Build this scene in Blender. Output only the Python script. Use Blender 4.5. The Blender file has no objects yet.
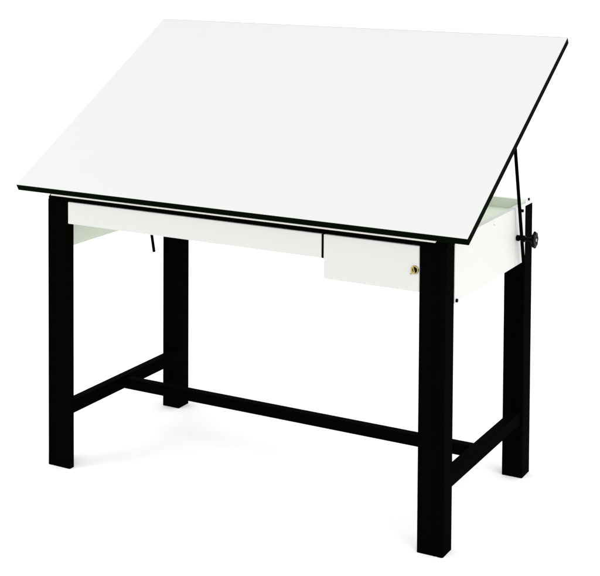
import bpy, bmesh, math
from mathutils import Vector, Matrix

# ------------------------------------------------------------------ camera
scene = bpy.context.scene
col = scene.collection

PITCH, YAW, ROLL = math.radians(-2.4867), math.radians(28.783), math.radians(0.316)
fwd = Vector((-math.sin(YAW) * math.cos(PITCH), math.cos(YAW) * math.cos(PITCH), math.sin(PITCH)))
rt = Vector((math.cos(YAW), math.sin(YAW), 0))
up = rt.cross(fwd)
r2 = rt * math.cos(ROLL) + up * math.sin(ROLL)
u2 = -rt * math.sin(ROLL) + up * math.cos(ROLL)
cam_data = bpy.data.cameras.new('camera')
cam = bpy.data.objects.new('camera', cam_data)
col.objects.link(cam)
cam.matrix_world = Matrix(((r2.x, u2.x, -fwd.x, 2.8963), (r2.y, u2.y, -fwd.y, -3.4891),
                           (r2.z, u2.z, -fwd.z, 1.7245), (0, 0, 0, 1)))
cam_data.sensor_fit = 'HORIZONTAL'
cam_data.sensor_width = 36
cam_data.lens = 36 * 1410.18 / 600          # long lens, front standard dropped (shift) so verticals stay upright
cam_data.shift_x = (300 - 294.67) / 600
cam_data.shift_y = -(288 + 17.17) / 600
cam_data.clip_start = 0.05
cam_data.clip_end = 500
scene.camera = cam

# ------------------------------------------------------------------ light
world = bpy.data.worlds.new('World')
scene.world = world
world.use_nodes = True
bg = world.node_tree.nodes['Background']
bg.inputs['Color'].default_value = (1.0, 1.0, 1.0, 1)
bg.inputs['Strength'].default_value = 1.53         # uniform white ambient, added to keep floor and background white


def softbox(name, loc, target, size, energy):
    l = bpy.data.lights.new(name, 'AREA')
    l.shape = 'SQUARE'
    l.size = size
    l.energy = energy
    o = bpy.data.objects.new(name, l)
    col.objects.link(o)
    o.location = loc
    o.rotation_euler = (Vector(target) - Vector(loc)).to_track_quat('-Z', 'Y').to_euler()
    return o


softbox('softbox_right', (4.6, -1.2, 3.4), (0.8, 0.3, 0.6), 2.6, 58)
softbox('softbox_left', (-1.5, -1.9, 2.2), (0.35, 0.0, 0.75), 1.2, 20)

scene.view_settings.view_transform = 'Standard'
scene.view_settings.look = 'None'
scene.view_settings.exposure = 0
scene.view_settings.gamma = 1


# ------------------------------------------------------------------ materials
def material(name, c, rough=0.5, spec=0.5, metal=0.0, noise=0.0, scale=40.0, bump=0.0, c2=None, coat=0.0):
    m = bpy.data.materials.new(name)
    m.use_nodes = True
    nt = m.node_tree
    b = nt.nodes['Principled BSDF']
    b.inputs['Roughness'].default_value = rough
    b.inputs['Specular IOR Level'].default_value = spec
    b.inputs['Metallic'].default_value = metal
    b.inputs['Base Color'].default_value = (*c, 1)
    tc = nt.nodes.new('ShaderNodeTexCoord')
    n = nt.nodes.new('ShaderNodeTexNoise')
    n.inputs['Scale'].default_value = scale
    n.inputs['Detail'].default_value = 4
    nt.links.new(tc.outputs['Object'], n.inputs['Vector'])
    if c2:
        mx = nt.nodes.new('ShaderNodeMix')
        mx.data_type = 'RGBA'
        mx.inputs['A'].default_value = (*c, 1)
        mx.inputs['B'].default_value = (*c2, 1)
        nt.links.new(n.outputs['Fac'], mx.inputs['Factor'])
        nt.links.new(mx.outputs['Result'], b.inputs['Base Color'])
    if noise:
        mr = nt.nodes.new('ShaderNodeMapRange')
        mr.inputs['To Min'].default_value = rough - noise
        mr.inputs['To Max'].default_value = rough + noise
        nt.links.new(n.outputs['Fac'], mr.inputs['Value'])
        nt.links.new(mr.outputs['Result'], b.inputs['Roughness'])
    if bump:
        n2 = nt.nodes.new('ShaderNodeTexNoise')
        n2.inputs['Scale'].default_value = 900
        nt.links.new(tc.outputs['Object'], n2.inputs['Vector'])
        bp = nt.nodes.new('ShaderNodeBump')
        bp.inputs['Strength'].default_value = bump
        bp.inputs['Distance'].default_value = 0.0004
        nt.links.new(n2.outputs['Fac'], bp.inputs['Height'])
        nt.links.new(bp.outputs['Normal'], b.inputs['Normal'])
    return m


M_PAPER = material('white_paper', (.865, .865, .865), .9, .1, c2=(.885, .885, .885), scale=3)
M_LAM = material('board_laminate', (.482, .498, .478), .42, .15, noise=.05, scale=3.2, bump=.05, c2=(.499, .515, .497))
M_EDGE = material('black_vinyl_edge', (.0013, .0030, .0010), .5, .002, noise=.05, scale=60)
M_STEEL = material('black_powder_coat', (.0007, .0012, .0006), .55, .001, noise=.06, scale=120, bump=.25)
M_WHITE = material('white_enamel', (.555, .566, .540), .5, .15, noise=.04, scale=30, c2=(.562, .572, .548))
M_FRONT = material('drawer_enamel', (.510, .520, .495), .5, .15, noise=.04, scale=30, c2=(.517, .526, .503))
M_INNER = material('enamel_shade_tint', (.665, .725, .615), .55, .12, noise=.04, scale=30, c2=(.675, .732, .625))  # green tint of the shaded inner faces, put into the base colour
M_BRASS = material('brass', (.66, .52, .20), .2, .5, metal=1.0, noise=.05, scale=260, c2=(.10, .07, .012))
M_ALU = material('bare_aluminium', (.72, .72, .66), .28, .5, metal=1.0, noise=.06, scale=14)
M_DARK = material('recess_shade', (.006, .004, .002), .6, .1)  # shade inside the lock recess, done as a dark colour
M_BLACK = material('black_plastic', (.0010, .0012, .0009), .3, .02, noise=.05, scale=200)
M_ZINC = material('zinc_screw', (.35, .35, .34), .35, .5, metal=1.0)


# ------------------------------------------------------------------ helpers
def obj(name, bm, mat, parent=None, smooth=False):
    me = bpy.data.meshes.new(name)
    bmesh.ops.recalc_face_normals(bm, faces=bm.faces)
    bm.to_mesh(me)
    bm.free()
    me.materials.append(mat)
    for p in me.polygons:
        p.use_smooth = smooth
    o = bpy.data.objects.new(name, me)
    col.objects.link(o)
    if parent:
        o.parent = parent
    return o


def box(bm, x0, x1, y0, y1, z0, z1, bevel=.0012, seg=2):
    t = bmesh.new()
    r = bmesh.ops.create_cube(t, size=1)
    for v in t.verts:
        v.co = Vector((x0 + (v.co.x + .5) * (x1 - x0), y0 + (v.co.y + .5) * (y1 - y0), z0 + (v.co.z + .5) * (z1 - z0)))
    if bevel:
        bmesh.ops.bevel(t, geom=list(t.edges), offset=bevel, segments=seg, affect='EDGES', profile=.5)
    merge(bm, t)


def merge(bm, t):
    me = bpy.data.meshes.new('scratch')
    t.to_mesh(me)
    t.free()
    bm.from_mesh(me)
    bpy.data.meshes.remove(me)


def rod(bm, a, b, r, n=20, bevel=0.0):
    a, b = Vector(a), Vector(b)
    t = bmesh.new()
    bmesh.ops.create_cone(t, cap_ends=True, segments=n, radius1=r, radius2=r, depth=(b - a).length)
    if bevel:
        ed = [e for e in t.edges if len(e.link_faces) == 2 and any(len(f.verts) > 4 for f in e.link_faces)]
        bmesh.ops.bevel(t, geom=ed, offset=bevel, segments=2, affect='EDGES', profile=.5)
    q = (b - a).to_track_quat('Z', 'Y').to_matrix().to_4x4()
    bmesh.ops.transform(t, matrix=Matrix.Translation((a + b) / 2) @ q, verts=t.verts)
    merge(bm, t)


def prism(bm, pts, z0, z1):
    """a closed outline in x, y extruded from z0 to z1"""
    lo = [bm.verts.new((x, y, z0)) for x, y in pts]
    hi = [bm.verts.new((x, y, z1)) for x, y in pts]
    n = len(pts)
    bm.faces.new(lo[::-1])
    bm.faces.new(hi)
    for i in range(n):
        bm.faces.new((lo[i], lo[(i + 1) % n], hi[(i + 1) % n], hi[i]))


# ------------------------------------------------------------------ setting
bm = bmesh.new()
bmesh.ops.create_grid(bm, x_segments=8, y_segments=8, size=90)
floor = obj('floor', bm, M_PAPER)
floor['kind'] = 'structure'

# ------------------------------------------------------------------ drafting table
XL, XR = .1045, 1.447         # outer faces of the leg frame
YB = .695                     # its back
table = bpy.data.objects.new('drafting_table', None)
table.location = (0, 0, 0)
table.empty_display_size = .2
col.objects.link(table)
table['label'] = 'drafting table with tilted white drawing board, white drawers and four black steel legs'
table['category'] = 'drafting table'


def leg_outline(sx, sy, fw, fd, lip):
    """formed steel leg: wide front flange, outer side web, return on the inner edge, rounded bends, shallow swages"""
    t = .004
    R = .005
    pts = []
    # local frame: corner at 0,0; flange along +x, web along +y
    for k in range(5):                                  # outer bend
        a = math.pi + k / 4 * math.pi / 2
        pts.append((R + R * math.cos(a), R + R * math.sin(a)))
    s0 = .017
    pts += [(s0, 0), (s0 + .0012, .0012), (s0 + .0042, .0012), (s0 + .0054, 0)]
    s0 = .029
    pts += [(s0, 0), (s0 + .001, .0009), (s0 + .003, .0009), (s0 + .004, 0)]
    pts += [(fw - .0015, 0), (fw, .0015), (fw, lip - .001), (fw - .001, lip)]
    if lip < fd:                                        # open at the back: a lip on the inner edge
        pts += [(fw - t, lip), (fw - t, t), (t + .004, t), (t, t + .004), (t, fd)]
    pts += [(.0015, fd), (0, fd - .0015)]
    return [(sx * x, sy * y) for x, y in pts]


def make_leg(cx, cy, sx, fw, fd, lip, z1):
    bm = bmesh.new()
    prism(bm, [(cx + x, cy + y) for x, y in leg_outline(sx, 1, fw, fd, lip)], 0.0, z1)
    l = obj('leg', bm, M_STEEL, table)
    return l


make_leg(XL - .0085, 0, 1, .0860, .0635, .022, .848)
make_leg(XR, 0, -1, .0765, .0635, .022, .848)
make_leg(XL, YB - .0635, 1, .0690, .0635, .0635, .853)
make_leg(XR, YB - .0635, -1, .0660, .0680, .0680, .853)

# side stretchers and the long cross bar between them
for x0, x1 in ((XL + .042, XL + .0725), (XR - .036, XR - .0055)):
    bm = bmesh.new()
    box(bm, x0, x1, .0045, YB - .0637, .1695, .2105, .002)
    obj('side_stretcher', bm, M_STEEL, table)
bm = bmesh.new()
box(bm, XL + .0727, XR - .0362, .297, .328, .1705, .2045, .002)
obj('cross_bar', bm, M_STEEL, table)

# cabinet: side panels, recessed deck, back apron, front lip and rail
for sgn, x0, x1 in ((-1, XL - .0018, XL + .017), (1, XR - .016, XR + .0018)):
    bm = bmesh.new()
    box(bm, x0, x1, .0640, .540, .684, .8622, .0012)
    sp = obj('side_panel', bm, M_INNER if sgn < 0 else M_WHITE, table)
    bm = bmesh.new()
    box(bm, x0, x1, .5425, .629, .684, .8622, .0012)
    obj('corner_plate', bm, M_INNER if sgn < 0 else M_WHITE, sp)
    xo = x1 if sgn > 0 else x0
    for y, z, r in ((.36, .846, .0022),):
        bm = bmesh.new()
        rod(bm, (xo - sgn * .002, y, z), (xo + sgn * .0009, y, z), r, 14, .0004)
        obj('panel_screw', bm, M_ZINC, sp)
    bm = bmesh.new()
    rod(bm, (xo - sgn * .002, .0738, .6905), (xo + sgn * .005, .0738, .6905), .0052, 16, .001)
    obj('bolt', bm, M_BLACK, sp, True)

bm = bmesh.new()
box(bm, XL + .0172, XR - .0162, .0205, .6208, .838, .8435, .0008)
obj('deck', bm, M_INNER, table)
bm = bmesh.new()
box(bm, XL + .0174, XR - .0164, .6212, .6302, .705, .8745, .0008)
ap = obj('back_apron', bm, M_INNER, table)
bm = bmesh.new()
box(bm, XL + .0013, XR - .0007, .6305, .6945, .8535, .8630, .0015)
obj('apron_cap', bm, M_INNER, ap)
for x0, x1 in ((XL - .0005, XL + .0011), (XR - .0004, XR + .0012)):
    bm = bmesh.new()
    box(bm, x0, x1, .6305, .6945, .8535, .8745, .0005)
    obj('end_plate', bm, M_WHITE, ap)
for sgn, xo in ((-1, XL - .0005), (1, XR + .0012)):
    bm = bmesh.new()
    rod(bm, (xo - sgn * .001, .6565, .8705), (xo + sgn * .004, .6565, .8705), .0042, 14, .0006)
    obj('bolt', bm, M_BLACK, ap, True)

bm = bmesh.new()
box(bm, XL + .001, XR - .020, .0042, .0200, .8500, .8632, .0008)
obj('front_lip', bm, M_ALU, table)
bm = bmesh.new()
box(bm, XL - .004, XR - .0301, -.0005, .0038, .8481, .8588, .0008)
box(bm, XL - .004, XL + .0005, .0040, .055, .8481, .8625, .0008)
obj('front_rail', bm, M_STEEL, table)
for x0, x1 in ((XR - .030, XR + .004),):
    bm = bmesh.new()
    box(bm, x0, x1, -.0005, .058, .8481, .8640, .0018)
    obj('hinge_block', bm, M_STEEL, table)

# drawers
XC = 1.072
bm = bmesh.new()
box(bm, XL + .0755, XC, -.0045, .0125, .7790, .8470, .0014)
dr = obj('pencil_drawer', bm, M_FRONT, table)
bm = bmesh.new()                                             # tray behind the front
box(bm, XL + .090, XC - .010, .0128, .40, .7830, .7880, 0)
box(bm, XL + .090, XL + .096, .0128, .40, .7882, .8360, 0)
box(bm, XC - .016, XC - .010, .0128, .40, .7882, .8360, 0)
box(bm, XL + .0962, XC - .0162, .394, .40, .7882, .8360, 0)
obj('drawer_tray', bm, M_WHITE, dr)
bm = bmesh.new()
box(bm, XC + .0006, XC + .0070, -.0030, .30, .7785, .8470, .0006)
obj('gap_shade_strip', bm, M_STEEL, table)  # black strip standing in for the shaded gap between the drawers
bm = bmesh.new()
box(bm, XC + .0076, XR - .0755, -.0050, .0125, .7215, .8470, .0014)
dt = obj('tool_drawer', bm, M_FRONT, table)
bm = bmesh.new()
x0, x1 = XC + .0150, XR - .086
box(bm, x0, x1, .0128, .52, .7260, .7310, 0)
box(bm, x0, x0 + .006, .0128, .52, .7312, .8360, 0)
box(bm, x1 - .006, x1, .0128, .52, .7312, .8360, 0)
box(bm, x0 + .0062, x1 - .0062, .514, .52, .7312, .8360, 0)
obj('drawer_tray', bm, M_WHITE, dt)

# brass lock with a thumb turn over its darkened recess
LX, LZ = 1.3600, .7815
bm = bmesh.new()
prof = [(-.0045, .0118), (-.0070, .0116), (-.0088, .0104), (-.0090, .0082), (-.0062, .0074), (-.0062, 0)]
rings = []
for y, r in prof:
    if r == 0:
        rings.append([bm.verts.new((LX, y, LZ))])
    else:
        rings.append([bm.verts.new((LX + r * math.cos(k * math.pi / 24), y, LZ + r * math.sin(k * math.pi / 24))) for k in range(48)])
for p, q in zip(rings, rings[1:]):
    for k in range(48):
        if len(q) == 1:
            bm.faces.new((p[k], p[(k + 1) % 48], q[0]))
        else:
            bm.faces.new((p[k], p[(k + 1) % 48], q[(k + 1) % 48], q[k]))
lock = obj('lock', bm, M_BRASS, dt, True)


def turned(name, sx, sy, sz, cx, cy, cz, deg, mat, bev):
    bm = bmesh.new()
    t = bmesh.new()
    box(t, -sx, sx, -sy, sy, -sz, sz, bev)
    bmesh.ops.transform(t, matrix=Matrix.Translation((cx, cy, cz)) @ Matrix.Rotation(math.radians(deg), 4, 'Y'), verts=t.verts)
    merge(bm, t)
    obj(name, bm, mat, lock)


bm = bmesh.new()
rod(bm, (LX, -.0063, LZ), (LX, -.0068, LZ), .0072, 32)
obj('lock_recess', bm, M_DARK, lock)
turned('thumb_turn', .0017, .0030, .0072, LX, -.0100, LZ, -16, M_BRASS, .0009)
turned('lock_tongue', .0016, .0012, .0044, LX - .0105, -.0065, LZ - .0105, 45, M_BRASS, .0007)

# drawing board
A = math.radians(29.97)
BW, BD, TH = 1.524, .9525, .022
board_m = Matrix.Translation((0, -.0367, .8904)) @ Matrix.Rotation(A, 4, 'X')
bm = bmesh.new()
t = bmesh.new()
box(t, .0032, BW - .0032, .0032, BD - .0032, -TH, -.0008, 0)
box(t, 0, BW, 0, BD - .0011, -.0007, .0002, .0003, 1)
bmesh.ops.transform(t, matrix=board_m, verts=t.verts)
merge(bm, t)
board = obj('drawing_board', bm, M_LAM, table)


def edge_bar(p0, p1, q0, q1, top=-.0009):
    bm = bmesh.new()
    t = bmesh.new()
    box(t, p0, p1, q0, q1, -TH - .0003, top, min(.0009, (q1 - q0) * .3), 3)
    bmesh.ops.transform(t, matrix=board_m, verts=t.verts)
    merge(bm, t)
    return obj('edge_trim', bm, M_EDGE, board, False)


edge_bar(0, BW, 0, .0030)
edge_bar(0, BW, BD - .0010, BD, .0001)
edge_bar(.0031, BW - .0031, BD - .0031, BD - .0011)
edge_bar(0, .0030, .0031, BD - .0031)
edge_bar(BW - .0030, BW, .0031, BD - .0031)

# tilt rods with clamp and hand knob on each side
for sgn, xr_, xp in ((-1, XL - .018, XL - .002), (1, XR + .018, XR + .003)):
    lo = (xr_, .604, .556)
    d = Vector((0, -.0835, .351)).normalized()
    hi = Vector(lo) + d * .632
    if sgn > 0:
        lo = Vector(lo) + d * .105                      # this one is cut shorter
    bm = bmesh.new()
    rod(bm, lo, hi, .0052, 16, .0008)
    tr = obj('tilt_rod', bm, M_STEEL, table, True)
    # board bracket at its upper end
    t = bmesh.new()
    bx = xr_ - sgn * .016
    box(t, min(bx, bx + sgn * .008), max(bx, bx + sgn * .008), .58, .66, -.062, -TH - .0006, .002)
    bmesh.ops.transform(t, matrix=board_m, verts=t.verts)
    bm = bmesh.new()
    merge(bm, t)
    rod(bm, (bx + sgn * .0081, hi.y, hi.z), (xr_ + sgn * .006, hi.y, hi.z), .004, 14)
    obj('rod_bracket', bm, M_STEEL, board)
    # clamp pin, jaw and knob
    py, pz = .5505, .7705
    bm = bmesh.new()
    rod(bm, (xp - sgn * .004, py, pz), (xp + sgn * .057, py, pz), .0055, 18)
    rod(bm, (xp + sgn * .0005, py, pz), (xp + sgn * .009, py, pz), .0092, 20, .001)
    rod(bm, (xr_ - sgn * .001, py, pz), (xr_ + sgn * .012, py, pz), .0100, 20, .001)
    cp = obj('clamp_pin', bm, M_BLACK, tr, True)
    bm = bmesh.new()
    kx = xp + sgn * .052
    n = 96
    prof = [(.000, .009), (.001, .0220), (.003, .0248), (.0065, .0248), (.0085, .0228), (.0095, .014), (.0075, .0095), (.0075, 0)]
    rings = []
    for (h, r) in prof:
        if r == 0:
            rings.append([bm.verts.new((kx + sgn * h, py, pz))])
            continue
        ring = []
        for k in range(n):
            a = 2 * math.pi * k / n
            rr = r * (1 + (.055 * math.cos(8 * a) if r > .018 else 0))
            ring.append(bm.verts.new((kx + sgn * h, py + rr * math.cos(a), pz + rr * math.sin(a))))
        rings.append(ring)
    bm.faces.new(rings[0])
    for a_, b_ in zip(rings, rings[1:]):
        for k in range(n):
            if len(b_) == 1:
                bm.faces.new((a_[k], a_[(k + 1) % n], b_[0]))
            else:
                bm.faces.new((a_[k], a_[(k + 1) % n], b_[(k + 1) % n], b_[k]))
    kn = obj('hand_knob', bm, M_BLACK, tr, True)
    bm = bmesh.new()
    rod(bm, (kx + sgn * .0074, py, pz), (kx + sgn * .0108, py, pz), .0058, 6, .0006)
    obj('knob_glint_nut', bm, M_ZINC, kn)  # bright metal added as the glint on the black knob
    # guide screw near the top of the panel
    bm = bmesh.new()
    rod(bm, (xp - sgn * .002, .592, .846), (xp + sgn * .006, .592, .846), .0048, 16, .001)
    obj('guide_screw', bm, M_BLACK, tr, True)
